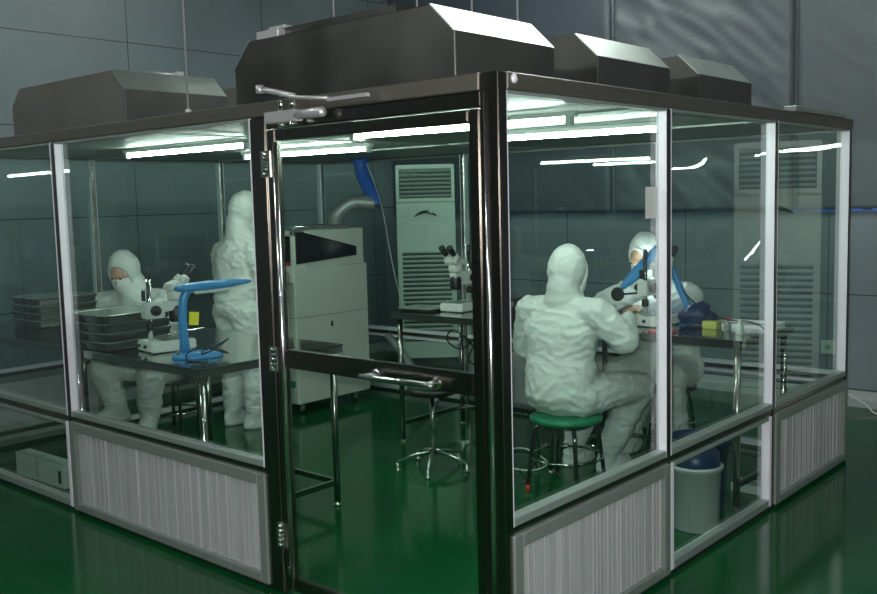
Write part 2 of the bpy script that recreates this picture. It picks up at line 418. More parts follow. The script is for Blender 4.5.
# ------------------------------------------------------------------ booth ceiling tubes
def tube_light(a, b, label):
    a = V(a); b = V(b); c = (a+b)/2; d = (b-a); ln = d.length; t = d.normalized()
    r = thing('tube_light', label, 'ceiling light', (c.x,c.y,c.z), 0, 'fluorescent tubes under the booth ceiling')
    s_ = t.cross(V((0,0,1))).normalized(); rot = Matrix((t, -s_, -s_.cross(t)*-1)).transposed()
    rot = Matrix((t, V((0,0,1)).cross(t).normalized(), t.cross(V((0,0,1)).cross(t).normalized()))).transposed()
    MB().box((0,0,.024),(ln+.10,.035,.022),rot).build('housing','fixture',r,.003)
    MB().tube([-t*ln/2, t*ln/2],.0135,12).build('glass_tube','tube',r)
    for sgn in (-1,1): MB().box(t*sgn*(ln/2+.016),(.03,.032,.045),rot).build('end_cap','fixture',r,.003)
    return r
tube_light((-1.52,.80,2.052),(-.26,.80,2.040),'lit tube at the near right of the booth ceiling, behind the corner post')
tube_light((-1.35,1.70,2.052),(-.32,1.70,2.042),'lit tube over the seated person with back turned, middle of right booth side')
tube_light((-3.56,.75,2.052),(-2.36,.75,2.050),'lit tube at the near left of the booth ceiling, over the tray stacks')
tube_light((-3.58,1.70,2.060),(-2.36,1.70,2.052),'lit tube crossing behind the door post, over the standing person')

# ------------------------------------------------------------------ fan filter hoods on the roof
def hood(x0, x1, y0, y1, label, flip=False):
    zb, zc, zt, c = 0, .185, .29, .115
    r = thing('fan_filter_hood', label, 'filter fan unit', ((x0+x1)/2,(y0+y1)/2,H), 0, 'steel fan filter hoods on the booth roof')
    w = (x1-x0)/2; d = (y1-y0)/2
    MB().prism([(-w,zb),(-w,zc),(-w+c,zt),(w-c,zt),(w,zc),(w,zb)],-d,d).build('casing','hood',r,.003)
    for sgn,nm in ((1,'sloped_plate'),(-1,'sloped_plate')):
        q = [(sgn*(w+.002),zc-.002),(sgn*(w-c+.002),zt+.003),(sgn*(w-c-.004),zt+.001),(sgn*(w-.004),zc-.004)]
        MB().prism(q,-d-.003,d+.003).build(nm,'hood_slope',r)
    for sgn in (1,-1):
        MB().bb(sgn*(w+.003),sgn*(w-.003),-d+.004,d-.004,.004,zc-.008).build('end_plate','hood_side',r)
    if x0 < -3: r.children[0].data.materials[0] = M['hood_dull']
    fl = MB(); fl.bb(-w-.015,w+.015,-d-.012,d+.012,0,.012); fl.build('base_flange','hood_side',r)
    return r
labels = {(0,0):'large near fan filter hood with bright sloped end, on roof above the door',
 (0,1):'middle fan filter hood behind the largest one on right roof edge',
 (0,2):'farthest fan filter hood on the right roof edge, before the creased sheet',
 (1,0):'fan filter hood at the left end of the booth roof'}
for j,(ya,yb) in enumerate(((.12,.75),(1.09,1.75),(2.07,2.72))):
    hd = hood(-1.585,-.285,ya,yb,labels[(0,j)])
    if j == 0:
        g = MB(); g.bb(-.55,.30,-.25,-.235,.29,.335); g.bb(-.55,.30,.11,.125,.29,.335)
        for k in range(5): g.bb(-.55+k*.2083,-.535+k*.2083,-.235,.11,.29,.335)
        g.build('top_inlet_frame','hood',hd)
        b = MB(); b.bb(-.52,-.37,-.29,-.15,.29,.33); b.bb(-.46,-.35,-.27,-.20,.33,.345); b.build('switch_box','alu_matt',hd,.004)
    if j == 0:
        lf = hood(-3.785,-2.515,.12,.755,labels[(1,0)])
        g = MB().tube([V((.30+.13*math.cos(a*.2),.05+.13*math.sin(a*.2),.305)) for a in range(32)],.012,8,closed=True)
        g.bb(.36,.42,.15,.19,.29,.33); g.build('inlet_ring','alu_matt',lf)
        g = MB().bb(-.46,.30,-.10,.22,.29,.312).build('top_plate','hood',lf)
hood(-3.785,-2.515,1.09,1.755,'second fan filter hood on the left, mostly hidden behind the large near hood')

def rod(x,y,label):
    r = thing('hanger_rod', label, 'hanger rod', (x,y,0), 0, 'thin steel hanger rods above the booth')
    MB().tube([(0,0,H),(0,0,HC)],.0045,8).build('rod','alu_matt',r); MB().lathe([(.015,0),(.015,.012),(.008,.02)],(0,0,H),10).build('nut','alu_matt',r)
for x,y,lb in ((-1.83,.03,'thin rod in front of the left roof hood'),(-1.78,.92,'thin rod rising behind the large hood, left of its top frame'),
             (-1.19,.92,'thin rod rising behind the middle of the large hood'),(-.85,.92,'thin rod rising behind the right end of the large hood'),(-.59,.92,'thin rod rising beyond the bright sloped plate of the large hood')):
    rod(x,y,lb)

# ------------------------------------------------------------------ benches
def bench(x0,x1,y0,y1,z,label,braces=True):
    cx,cy = (x0+x1)/2,(y0+y1)/2; w,d = (x1-x0)/2,(y1-y0)/2
    r = thing('workbench', label, 'workbench', (cx,cy,0), 0, 'steel topped workbenches in the booth')
    MB().bb(-w,w,-d,d,z-.008,z).build('bench_top','bench',r,.002)
    MB().bb(-w+.003,w-.003,-d+.003,d-.003,z-.046,z-.008).build('apron','bench_edge',r,.002)
    for sx in (-1,1):
        for sy in (-1,1):
            x = sx*(w-.045); y = sy*(d-.045)
            lg = MB().tube([(x,y,.025),(x,y,z-.046)],.019,12).build('leg','bench_edge',r)
            MB().lathe([(.022,0),(.022,.012),(.010,.022),(.010,.03)],(x,y,0),12).build('levelling_foot','chrome',lg)
    if braces:
        zb = .14
        for sx in (-1,1): MB().bb(sx*(w-.045)-.012,sx*(w-.045)+.012,-d+.05,d-.05,zb-.015,zb+.015).build('stretcher','bench_edge',r)
        MB().bb(-w+.05,w-.05,d-.057,d-.033,zb-.015,zb+.015).build('stretcher','bench_edge',r)
    return r
ZA, ZT = .93, .94
bench(-3.21,-1.915,.07,1.03,ZA,'workbench with blue lamp and microscope, beside the door')
bench(-4.80,-3.23,.07,1.03,ZA,'workbench at the left end of the booth, under the farther tray stack')
bench(-2.68,-1.42,2.20,2.96,ZT,'workbench seen through the door glass, before the tall air conditioner')
bench(-1.40,-.10,2.20,2.93,ZT,'workbench between the two people seated face to face')

# ------------------------------------------------------------------ microscope (user side = local +y)
def microscope(label, loc, rz, disc=False, sc_=1.0):
    r = thing('microscope', label, 'microscope', loc, rz, 'stereo microscopes on the workbenches')
    b = MB().bb(-.10,.10,-.13,.13,.006,.062).build('base','white_pl',r,.008,segs=2)
    MB().bb(-.075,.075,-.05,.115,.062,.067).build('stage_plate','tray_lid',b,.002)
    k = MB()
    for x in (-.06,.02): k.lathe([(.010,0),(.010,.012),(.006,.014)],(x,-.13,.036),10,(0,-1,0))
    for x in (-.085,.085):
        for y in (-.11,.11): k.lathe([(.012,0),(.012,.008)],(x,y,0),10)
    k.build('base_knob','black',b)
    MB().tube([(0,-.09,.06),(0,-.09,.40)],.013,12).build('column','chrome',r)
    MB().lathe([(.020,0),(.022,.01),(.022,.03),(.016,.045)],(0,-.09,.12),14).build('column_collar','black',r)
    hb = MB(); hb.bb(-.036,.036,-.125,-.015,.185,.275); hb.prism([(-.02,.215),(.085,.225),(.10,.245),(.10,.275),(-.02,.27)],-.03,.03,lambda u,v,w:(w,u,v))
    f = hb.build('focus_block','white_pl',r,.006,segs=2)
    for s in (-1,1):
        MB().lathe([(.026,0),(.029,.006),(.029,.024),(.024,.03),(.016,.03),(.016,.045),(.0,.045)],(s*.036,-.075,.23),18,(s,0,0)).build('focus_knob','black',f)
    MB().lathe([(.036,0),(.040,.012),(.040,.075),(.034,.09)],(0,.065,.155),20).build('objective','black',r)
    hd = MB(); hd.lathe([(.038,0),(.046,.015),(.048,.05),(.040,.068)],(0,.065,.272),20)
    hd.prism([(.01,.33),(.12,.33),(.135,.36),(.09,.39),(.02,.365)],-.05,.05,lambda u,v,w:(w,u,v))
    bh = hd.build('binocular_head','white_pl',r,.006,segs=2)
    ax = V((0,.70,.71))
    for s in (-1,1):
        c = V((s*.034,.085,.365))
        MB().lathe([(.026,0),(.027,.03),(.022,.05)],c,16,ax).build('tube_housing','white_pl',bh)
        MB().lathe([(.019,.045),(.020,.05),(.020,.105),(.023,.112),(.023,.125),(.014,.127),(.012,.122)],c,16,ax).build('eyepiece','black',bh)
    MB().bb(-.018,.018,-.125,-.118,.285,.34).build('rear_bracket','black',r)
    MB().lathe([(.012,0),(.014,.01),(.014,.05),(.006,.06)],(0,-.09,.40),12).build('column_top','black',r)
    if disc:
        q = MB(); q.tube([(-.03,-.09,.20),(-.16,-.11,.185)],.006,8)
        q.lathe([(.040,0),(.043,.005),(.043,.018),(.038,.024),(.030,.02),(.0,.02)],(-.175,-.115,.185),22,V((.1,-.95,.1)))
        for a in range(8): 
            w = a*math.pi/4; q.tube([(-.175+.008*math.cos(w),-.139,.187+.008*math.sin(w)),(-.175+.03*math.cos(w),-.139,.187+.03*math.sin(w))],.003,6)
        q.build('side_handwheel','black',r)
    return r
microscope('white microscope beside the blue lamp on the near bench',(-2.60,.34,ZA),math.radians(-8))
microscope('white microscope seen through the door, eyepieces tilted left',(-2.29,2.52,ZT),math.radians(182))
microscope('microscope with black knobs between the two people seated face to face',(-.80,2.54,ZT),math.radians(-6),True)

# ------------------------------------------------------------------ blue desk lamps (head along local +x, can droop)
def desk_lamp(label, loc, rz, droop=0.0, tagy=False, lit=False, hgt=.37, ln=.33, lean=0.0, roll=0.0):
    r = thing('desk_lamp', label, 'desk lamp', loc, rz, 'blue plastic desk lamps')
    b = MB(); pr = [(.115,.0),(.118,.008),(.110,.020),(.075,.032),(.04,.036)]
    for i,(rr,z) in enumerate(pr): pass
    b.loft([(V((.02,0,z)),V((rr*1.15,0,0)),V((0,rr*.85,0))) for rr,z in pr],28)
    b.build('lamp_base','blue_lamp',r)
    st = MB(); n = 16; pts = []; rs = []
    bx = -.045
    pts += [V((bx,0,.025)),V((bx-.002,0,.10)),V((bx-.004+lean*.4,0,.20)),V((bx+lean*.7,0,hgt-.09))]; rs += [.030,.024,.023,.023]
    for k in range(1,6):
        a = math.radians(90*k/5); pts.append(V((bx+lean+.085*(1-math.cos(a)),0,hgt-.085+.085*math.sin(a)))); rs.append(.023)
    st.tube(pts,rs,14); st.build('stem','blue_lamp',r)
    q = Matrix.Rotation(droop,3,'Y') @ Matrix.Rotation(roll,3,'X'); top = pts[-1]
    hd = MB(); secs = []
    k_ = ln/.33
    for x,wy,wz in ((-.125,.010,.008),(-.10,.036,.017),(-.05,.048,.024),(.03*k_,.050,.027),(.12*k_,.047,.025),(.20*k_,.038,.019),(.262*k_,.022,.012),(.285*k_,.006,.005)):
        secs.append((top+q@V((x,0,0)), q@V((0,wy,0)), q@V((0,0,wz))))
    hd.loft(secs,20); hdo = hd.build('lamp_head','blue_lamp',r)
    u = MB().box(top+q@V((.07*k_,0,-.026)),(.20*k_,.05,.010),q).build('lamp_reflector','white_pl',hdo)
    u = MB().tube([top+q@V((-.02*k_,0,-.034)),top+q@V((.16*k_,0,-.034))],.007,10).build('lamp_tube','lamp_tube' if lit else 'white_pl',hdo)
    MB().box((.095,0,.030),(.03,.03,.012)).build('switch','black',r,.003)
    MB().lathe([(.024,.0),(.03,.002),(.03,.006)],(-.085,0,.022),14,(-.6,0,.8)).build('chrome_button','chrome',r)
    if tagy:
        t = MB().box((bx+.052,-.012,.205),(.050,.003,.068),Matrix.Rotation(.1,3,'Y')).build('yellow_tag','yellow',r); t['label'] = 'yellow paper tag on the stem'
    return r
desk_lamp('blue lamp with yellow tag on the near left bench',(-2.265,.285,ZA),math.radians(68),-.05,True)
desk_lamp('lit blue lamp drooping over the chest of the masked person facing us',(-.76,2.79,ZT),math.radians(203),.80,False,True,.40,.34,.12,-.9)
desk_lamp('lit blue lamp half hidden behind the corner post, beside the far microscope',(-2.28,2.80,ZT),math.radians(82),.0,True,True,.37,.21)

# ------------------------------------------------------------------ trays
def tray_mesh(w,d,h):
    r = thing('component_tray','tray','tray')
    b = MB(); pr = [(-.012,0),(0,.004),(.004,h*.7),(.012,h*.74),(.012,h)]
    def ring(o,z):
        pts = []; rad = .03
        for cx,cy,a0 in ((w/2-rad,d/2-rad,0),(-w/2+rad,d/2-rad,90),(-w/2+rad,-d/2+rad,180),(w/2-rad,-d/2+rad,270)):
            for k in range(4):
                a = math.radians(a0+30*k); pts.append((cx+(rad+o)*math.cos(a), cy+(rad+o)*math.sin(a), z))
        return pts
    vs = []
    for o,z in pr: vs += ring(o,z)
    n = 16; fs = [tuple(reversed(range(n)))]
    for i in range(len(pr)-1):
        for k in range(n): fs.append((i*n+k,i*n+(k+1)%n,(i+1)*n+(k+1)%n,(i+1)*n+k))
    fs.append(tuple((len(pr)-1)*n+k for k in range(n)))
    b.add(vs,fs,False); b.build('tray_body','tray',r)
    l = MB(); vs = ring(.008,h)+ring(.004,h+.003)+ring(-.02,h+.003)+ring(-.024,h+.0005); fs = [tuple(reversed(range(16)))]
    for i in range(3):
        for k in range(16): fs.append((i*16+k,i*16+(k+1)%16,(i+1)*16+(k+1)%16,(i+1)*16+k))
    fs.append(tuple(48+k for k in range(16)))
    l.add(vs,fs); l.build('tray_lid','tray_lid',r)
    return r
names = ['bottom tray of the four','second tray from the bottom','third tray from the bottom','topmost tray']
t0 = tray_mesh(.38,.43,.047); first = True
for (cx,cy,rz,grp,where) in ((-3.02,.31,.06,'black trays stacked beside the microscope','in the stack beside the white microscope'),(-4.36,.59,-.04,'black trays stacked at the far left','in the stack at the far left bench')):
    for k in range(4):
        o = t0 if first else clone(t0,(0,0,0)); first = False
        o.location = (cx+random.uniform(-.006,.006),cy+random.uniform(-.006,.006),ZA+.0505*k); o.rotation_euler = (0,0,rz+random.uniform(-.02,.02))
        o['label'] = names[k]+' '+where; o['group'] = grp
s_ = tray_mesh(.30,.22,.02); s_.location = (-2.56,2.41,ZT); s_['label'] = 'shallow dark tray lying left of the far microscope'
ft = thing('parts_tray','flat bright edged tray at right end of the right bench','tray',(-.31,2.77,ZT),.12)
MB().bb(-.17,.17,-.10,.10,0,.006).build('tray_floor','tray_lid',ft)
rm = MB(); rm.bb(-.18,.18,-.11,-.10,0,.022); rm.bb(-.18,.18,.10,.11,0,.022); rm.bb(-.18,-.17,-.10,.10,0,.022); rm.bb(.17,.18,-.10,.10,0,.022)
rm.build('rim','alu',ft)
tag(MB().bb(-.045,.045,-.035,.035,0,.045).build('parts_box','ycont',None,.004),'small yellow plastic box on the right bench before the bright edged tray','box').location = (-.44,2.56,ZT)
jar = thing('small_bottle','small clear grey bottle beside the yellow box on right bench','bottle',(-.33,2.53,ZT))
MB().lathe([(.018,0),(.02,.004),(.02,.045),(.010,.055),(.010,.062)],(0,0,0),14).build('bottle_body','alu_green',jar); MB().lathe([(.012,.06),(.012,.075),(.0,.076)],(0,0,0),12).build('bottle_cap','red',jar)
jar2 = thing('small_bottle','white dispenser bottle nearest the right end of the right bench','bottle',(-.22,2.44,ZT))
MB().lathe([(.02,0),(.022,.004),(.022,.05),(.008,.06),(.008,.07)],(0,0,0),14).build('bottle_body','white_pl',jar2); MB().lathe([(.010,.068),(.010,.078),(.0,.079)],(0,0,0),12).build('bottle_cap','white_pl',jar2)
tag(MB().bb(-.07,.07,-.045,.045,0,.012).build('circuit_board','red',None,.002),'small reddish board on the bench before the knobbed microscope','circuit board').location = (-.60,2.265,ZT)

# ------------------------------------------------------------------ stools
def round_stool(label, loc, seat_m, seat_z=.45, rz=0.0, tip=None, leg_m='leg_black', spread=.165, wide=1.0):
    r = thing('round_stool', label, 'stool', loc, rz, 'round stools in the booth')
    w = wide
    MB().lathe([(.0,seat_z-.045),(.145*w,seat_z-.045),(.165*w,seat_z-.035),(.168*w,seat_z-.015),(.155*w,seat_z-.002),(.0,seat_z)],(0,0,0),32).build('seat',seat_m,r)
    MB().tube([(.115*w*math.cos(a*math.pi/12),.115*w*math.sin(a*math.pi/12),seat_z-.055) for a in range(24)],.011,8,closed=True).build('seat_ring','leg_black',r)
    for k in range(4):
        a = math.pi/4+k*math.pi/2; c,s = math.cos(a),math.sin(a)
        lg = MB().tube([(.10*w*c,.10*w*s,seat_z-.05),(.135*w*c,.135*w*s,seat_z-.055),(.15*w*c,.15*w*s,seat_z-.09),((spread+.03)*c,(spread+.03)*s,.03)],.0125,10).build('leg',leg_m,r)
        MB().tube([((spread+.03)*c,(spread+.03)*s,.0),((spread+.03)*c,(spread+.03)*s,.035)],.0155,10).build('foot_cap',(tip or 'black') if k==2 else 'black',lg)
    MB().tube([((spread+.008)*math.cos(a*math.pi/12),(spread+.008)*math.sin(a*math.pi/12),.20) for a in range(24)],.007,8,closed=True).build('foot_ring','chrome',r)
    return r
round_stool('green seated round stool under the person with back turned',(-1.10,2.03,0),'green_seat',.45,math.radians(3),'red_tip',spread=.205,wide=1.28)
round_stool('round stool under the masked person facing us',(-1.04,3.22,0),'black',.45,.3,leg_m='chrome')
round_stool('black round stool under the person seated behind the trays',(-4.15,1.38,0),'black',.47,.35)
ss = thing('swivel_stool','empty star based swivel stool seen through the lower door glass','stool',(-2.02,1.88,0),.25)
MB().lathe([(0,.49),(.15,.49),(.165,.50),(.165,.52),(.15,.535),(0,.54)],(0,0,0),28).build('seat','black',ss)
MB().tube([(0,0,.10),(0,0,.49)],.016,14).build('gas_column','chrome',ss)
for k in range(5):
    a = k*2*math.pi/5; c,s = math.cos(a),math.sin(a)
    lg = MB().tube([(0,0,.115),(.10*c,.10*s,.10),(.235*c,.235*s,.055)],[.016,.013,.010],10).build('star_leg','chrome',ss)
    MB().lathe([(.020,0),(.022,.010),(.010,.018),(.008,.055)],(.235*c,.235*s,0),12).build('glide','steel',lg)

# ------------------------------------------------------------------ cream machine
mc = thing('inspection_machine','tall cream machine with black sloped side window, behind the door glass','machine',(-4.28,2.72,0))
W2, D2 = .42, .385
MB().bb(-W2,W2,-D2-.01,D2+.03,.10,1.20).build('lower_cabinet','cream',mc,.006)
# upper cabinet with recessed front
up = MB(); up.bb(-W2+.006,W2-.006,-D2+.12,D2,1.20,1.50)
up.bb(W2-.05,W2-.006,-D2,-D2+.12,1.20,1.50); up.bb(-W2+.006,-W2+.05,-D2,-D2+.12,1.20,1.50); up.bb(-W2+.006,W2-.006,-D2,-D2+.12,1.46,1.50)
uc = up.build('upper_cabinet','cream',mc,.004)
MB().prism([(-D2+.02,1.487),(-D2+.10,1.487),(D2-.09,1.348),(D2-.09,1.272),(-D2+.02,1.235)],W2-.006,W2+.003,lambda u,v,w:(w,u,v)).build('side_window','black_win',uc)
MB().bb(-W2+.05,W2-.05,-D2+.105,-D2+.122,1.22,1.46).build('front_opening','black_win',uc)
rb = MB(); rb.bb(.25,.31,-D2+.03,-D2+.06,1.22,1.245); rb.build('red_switch','red',uc)
MB().prism([(-D2-.05,1.10),(-D2-.01,1.22),(-D2+.01,1.22),(-D2+.01,1.06)],-W2+.01,W2-.01,lambda u,v,w:(w,u,v)).build('control_ledge','cream',mc)
MB().bb(-W2-.002,W2+.002,-D2-.012,D2+.032,.80,.806).build('panel_joint','alu_green',mc)
MB().bb(W2,W2+.006,-.02,.0,.70,.745).build('side_lock','black',mc)
MB().bb(-W2+.03,W2-.03,-D2-.014,-D2-.008,.235,.29).build('teal_stripe','teal',mc)
hn = MB()
hn.tube([(W2-.12,-D2+.06,1.525),(W2-.06,-.05,1.535),(W2-.05,.25,1.525)],.012,8); hn.box((W2-.09,-.1,1.52),(.03,.03,.04)); hn.box((W2-.05,.24,1.515),(.03,.03,.03)); hn.box((W2-.09,-D2+.07,1.512),(.05,.03,.026))
hn.build('top_handle','chrome',mc)
for x,y in ((-.33,-.30),(.33,-.30),(-.33,.30),(.33,.30)):
    c = MB(); c.lathe([(.035,-.015),(.035,.015)],(x,y,.035),16,(1,.3,0)); w = c.build('castor','black',mc)
    c = MB(); c.bb(x-.024,x-.018,y-.02,y+.02,.03,.085); c.bb(x+.018,x+.024,y-.02,y+.02,.03,.085); c.bb(x-.03,x+.03,y-.03,y+.03,.08,.10); c.build('castor_fork','chrome',w)
# exhaust ducts
ed = thing('exhaust_duct','blue flexible exhaust duct with grey elbow rising behind cream machine','duct',(-4.3,3.2,0))
def flex(pts,r,n,amp):
    # catmull through pts, ribbed radius
    P=[V(p) for p in pts]; out=[]; rs=[]
    for i in range(len(P)-1):
        p0=P[max(i-1,0)];p1=P[i];p2=P[i+1];p3=P[min(i+2,len(P)-1)]
        for k in range(n):
            t=k/n; out.append(.5*((2*p1)+(p2-p0)*t+(2*p0-5*p1+4*p2-p3)*t*t+(-p0+3*p1-3*p2+p3)*t**3)); rs.append(r+amp*(len(out)%2))
    out.append(P[-1]); rs.append(r); return out,rs
p_,r_ = flex([(.10,-.10,1.503),(.12,-.10,1.60),(.22,.0,1.71),(.36,.14,1.70)],.062,8,.006)
MB().tube(p_,r_,14).build('grey_elbow','duct_grey',ed)
p_,r_ = flex([(.36,.14,1.68),(.33,.14,1.78),(.20,.16,1.95),(.17,.16,2.08)],.058,10,.006)
MB().tube(p_,r_,14).build('blue_hose','duct_blue',ed)
MB().lathe([(.075,2.06),(.085,2.07),(.085,2.094)],(.17,.16,0),18).build('ceiling_collar','duct_blue',ed)
p_,_ = flex([(.20,.05,2.05),(.36,.05,1.7),(.40,.1,1.3),(.47,.12,.95),(.60,.1,.75)],.005,8,0)
tag(MB().tube([V(p)+V((-4.22,3.28,0)) for p in p_],.0035,6).build('hanging_cord','cable_w'),'thin white cord hanging beside the blue exhaust duct','cord')
p_,_ = flex([(-3.80,3.30,.55),(-3.55,3.25,.40),(-3.3,3.2,.16),(-3.15,3.2,.05)],.03,8,0)
tag(MB().tube(p_,.032,10).build('drain_pipe','duct_grey'),'slanting grey pipe running to the floor right of the cream machine','pipe')

# ------------------------------------------------------------------ floor standing air conditioners
def aircon(label, loc, rz):
    r = thing('air_conditioner', label, 'air conditioner', loc, rz, 'floor standing air conditioners in the hall')
    w, d, h = .30, .17, 2.08
    MB().bb(-w,w,-d,d,.0,h).build('casing','ac',r,.012,segs=2)
    g = MB().bb(-w+.035,w-.035,-d-.004,-d+.004,1.74,h-.05).build('outlet_grille','ac_dark',r)
    for k in range(7): MB().box((0,-d-.010,1.762+k*.042),(2*w-.08,.016,.016),Matrix.Rotation(.5,3,'X')).build('grille_slat','ac_slat',g)
    f = MB(); f.bb(-w,w,-d-.014,-d,1.70,1.735); f.bb(-w,w,-d-.014,-d,h-.045,h-.01); f.bb(-w,-w+.035,-d-.014,-d,1.735,h-.045); f.bb(w-.035,w,-d-.014,-d,1.735,h-.045)
    f.build('grille_frame','ac',r,.004)
    a = MB().tube([(-.115+.0192*k,-d-.012,1.555+.048*math.sin(math.pi*k/12)) for k in range(13)],[.004+.012*math.sin(math.pi*k/12) for k in range(13)],8)
    a.build('arc_handle','black',r)
    a = MB().tube([(.02+.012*k,-d-.024,1.60-.0032*k) for k in range(6)],.006,8).build('handle_glint','chrome',r)
    for k in range(20):
        z = .30+k*.047
        lv = MB(); lv.prism([(-d-.004,z),(-d-.016,z-.010),(-d-.004,z-.022)],-w+.05,w-.05,lambda u,v,q:(q,u,v)); lv.build('louvre','ac_slat',r)
        sl = MB().bb(-w+.05,w-.05,-d-.002,-d+.002,z-.038,z-.020).build('intake_slot','ac_dark',r)
    MB().bb(-w-.004,w+.004,-d-.004,d,.0,.09).build('plinth','ac_dark',r)
    return r
ac1 = aircon('tall pale air conditioner in the far room corner, seen through the door glass',(-4.66,4.80,0),math.radians(41))
ac2 = aircon('tall pale air conditioner outside right booth wall, seen reflected in its glass',(.72,4.42,0),math.radians(-20))

# ------------------------------------------------------------------ bucket, bag, boxes, outlet, paper, tap, cables
bk = thing('waste_bin','pale grey round waste bin behind the lower right glass','waste bin',(-.205,1.88,0))
MB().lathe([(.0,0),(.112,0),(.118,.008),(.128,.31),(.136,.312),(.138,.335),(.130,.34),(.122,.335),(.112,.02),(.0,.015)],(0,0,0),36).build('bin_body','bucket',bk)
MB().lathe([(.139,.325),(.139,.333),(.131,.333),(.131,.325)],(0,0,0),36).build('bin_rim','bucket',bk)
MB().lathe([(.0,.30),(.116,.30),(.124,.345),(.118,.40),(.085,.425),(.03,.43),(.0,.428)],(0,0,0),28).build('bin_liner','navy',bk)['label'] = 'navy blue liner bulging over the rim'
nb = thing('blue_bin','navy blue plastic bin standing behind the pale grey bin','waste bin',(-.32,2.165,0))
MB().lathe([(.0,0),(.125,0),(.13,.01),(.15,.36),(.165,.365),(.165,.39),(.14,.385),(.12,.02),(.0,.018)],(0,0,0),32).build('bin_body','navy',nb)
MB().lathe([(.166,.375),(.172,.385),(.172,.40),(.158,.405),(.158,.375)],(0,0,0),32).build('rolled_rim','navy',nb)
tag(MB().bb(-.10,.10,-.06,.06,0,.05).build('small_carton','board',None,.004),'small pale carton on the floor right of the navy bin','box').location = (-.22,2.62,0)
b1 = thing('flat_carton','long pale flat carton on floor behind the lower left glass','box',(-3.85,.21,0),.03)
MB().bb(-.30,.30,-.05,.05,0,.15).build('carton_body','board',b1,.003); MB().bb(-.03,-.022,-.052,.052,0,.152).build('dark_joint','alu_green',b1); MB().bb(.24,.27,-.053,-.05,.03,.11).build('dark_label','black',b1)
tag(MB().bb(-.09,.09,-.06,.06,0,.12).build('blue_carton','navy',None,.006),'dark blue box on the floor beside the long pale carton','box').location = (-3.42,.40,0)
ol = thing('wall_socket','small pale wall socket low on the back wall right','socket',(-.70,YB,.45))
MB().bb(-.055,.055,-.014,0,-.055,.055).build('socket_plate','ac',ol,.003); MB().bb(-.02,.02,-.018,-.014,-.02,.02).build('socket_insert','alu_green',ol)
tag(MB().bb(-.039,-.0385,1.065,1.172,1.62,1.755).build('notice_sheet','paper'),'blank white paper sheet stuck on glass beside the right wall post','paper')
fc = thing('gooseneck_tap','chrome gooseneck tap behind the far left tray stack','tap',(-4.70,.86,ZA))
MB().lathe([(.03,0),(.03,.01),(.016,.02),(.014,.05)],(0,0,0),14).build('tap_base','chrome',fc)
MB().tube([(0,0,.02),(0,0,.24)]+[(.06-.06*math.cos(a*math.pi/10),-.03*(1-math.cos(a*math.pi/10)),.24+.06*math.sin(a*math.pi/10)) for a in range(1,11)]+[(.12,-.06,.20)],.009,10).build('spout','chrome',fc)
MB().tube([(0,0,.045),(-.05,-.03,.07)],.006,8).build('tap_lever','chrome',fc)
def cable(name,pts,r,m,label,n=10):
    p_,_ = flex(pts,r,n,0); return tag(MB().tube(p_,r,6).build(name,m),label,'cable')
z = ZA+.006
cable('lamp_cable',[(-2.24,.39,z+.02),(-2.20,.30,z+.035),(-2.12,.24,z+.03),(-2.04,.26,z+.06),(-2.03,.33,z+.10),(-2.09,.36,z+.085),(-2.13,.30,z+.05),(-2.07,.25,z+.07),(-2.02,.30,z+.045),(-2.08,.36,z+.02),(-2.18,.30,z+.045),(-2.22,.22,z+.03),(-2.16,.18,z),(-2.05,.22,z)],.0042,'cable','black cable bunched on the base of the near blue lamp')
cable('power_cable',[(-2.35,2.75,.72),(-2.50,2.74,.62),(-2.62,2.73,.68),(-2.55,2.72,.76),(-2.40,2.71,.70),(-2.28,2.72,.58),(-2.20,2.74,.66),(-2.30,2.76,.72),(-2.45,2.77,.55),(-2.30,2.76,.50),(-2.15,2.78,.56)],.006,'cable','black cable loop hanging under the far bench before the tall air conditioner')
cable('machine_cord',[(-1.62,2.17,1.08),(-1.66,2.14,1.0),(-1.66,2.10,.80),(-1.62,2.02,.62),(-1.55,1.95,.50),(-1.50,1.90,.2),(-1.42,1.9,.008),(-1.36,2.0,.008),(-1.6,2.2,.008)],.0055,'cable','black cord hanging just right of the corner post behind the stool')
cable('white_floor_cable',[(-1.70,2.3,.01),(-1.6,2.15,.01),(-1.45,2.2,.01),(-1.5,2.4,.01),(-1.8,2.55,.02),(-1.9,2.35,.01)],.006,'cable_w','white cable looped on the floor behind the green stool')
cable('bench_cable',[(-.75,2.78,ZT+.20),(-.66,2.80,ZT+.11),(-.55,2.80,ZT+.055),(-.40,2.66,ZT+.045),(-.26,2.66,ZT+.04),(-.14,2.60,ZT+.006),(-.05,2.5,ZT-.12)],.005,'cable','black cable crossing the bright edged tray on right bench')
cable('wall_cable',[(-.50,5.15,.10),(-.35,5.08,.05),(-.25,4.98,.012),(-.1,4.9,.01),(.2,4.85,.01)],.007,'cable_w','white cable on floor along the back wall at right edge')
bh = thing('eyepiece_case','dark control box on right bench behind the corner post side','box',(-1.74,2.40,ZT))
MB().bb(-.045,.045,-.05,.05,0,.13).build('case_body','black',bh,.006); MB().bb(-.03,.03,-.053,-.05,.08,.11).build('case_display','tray_lid',bh)

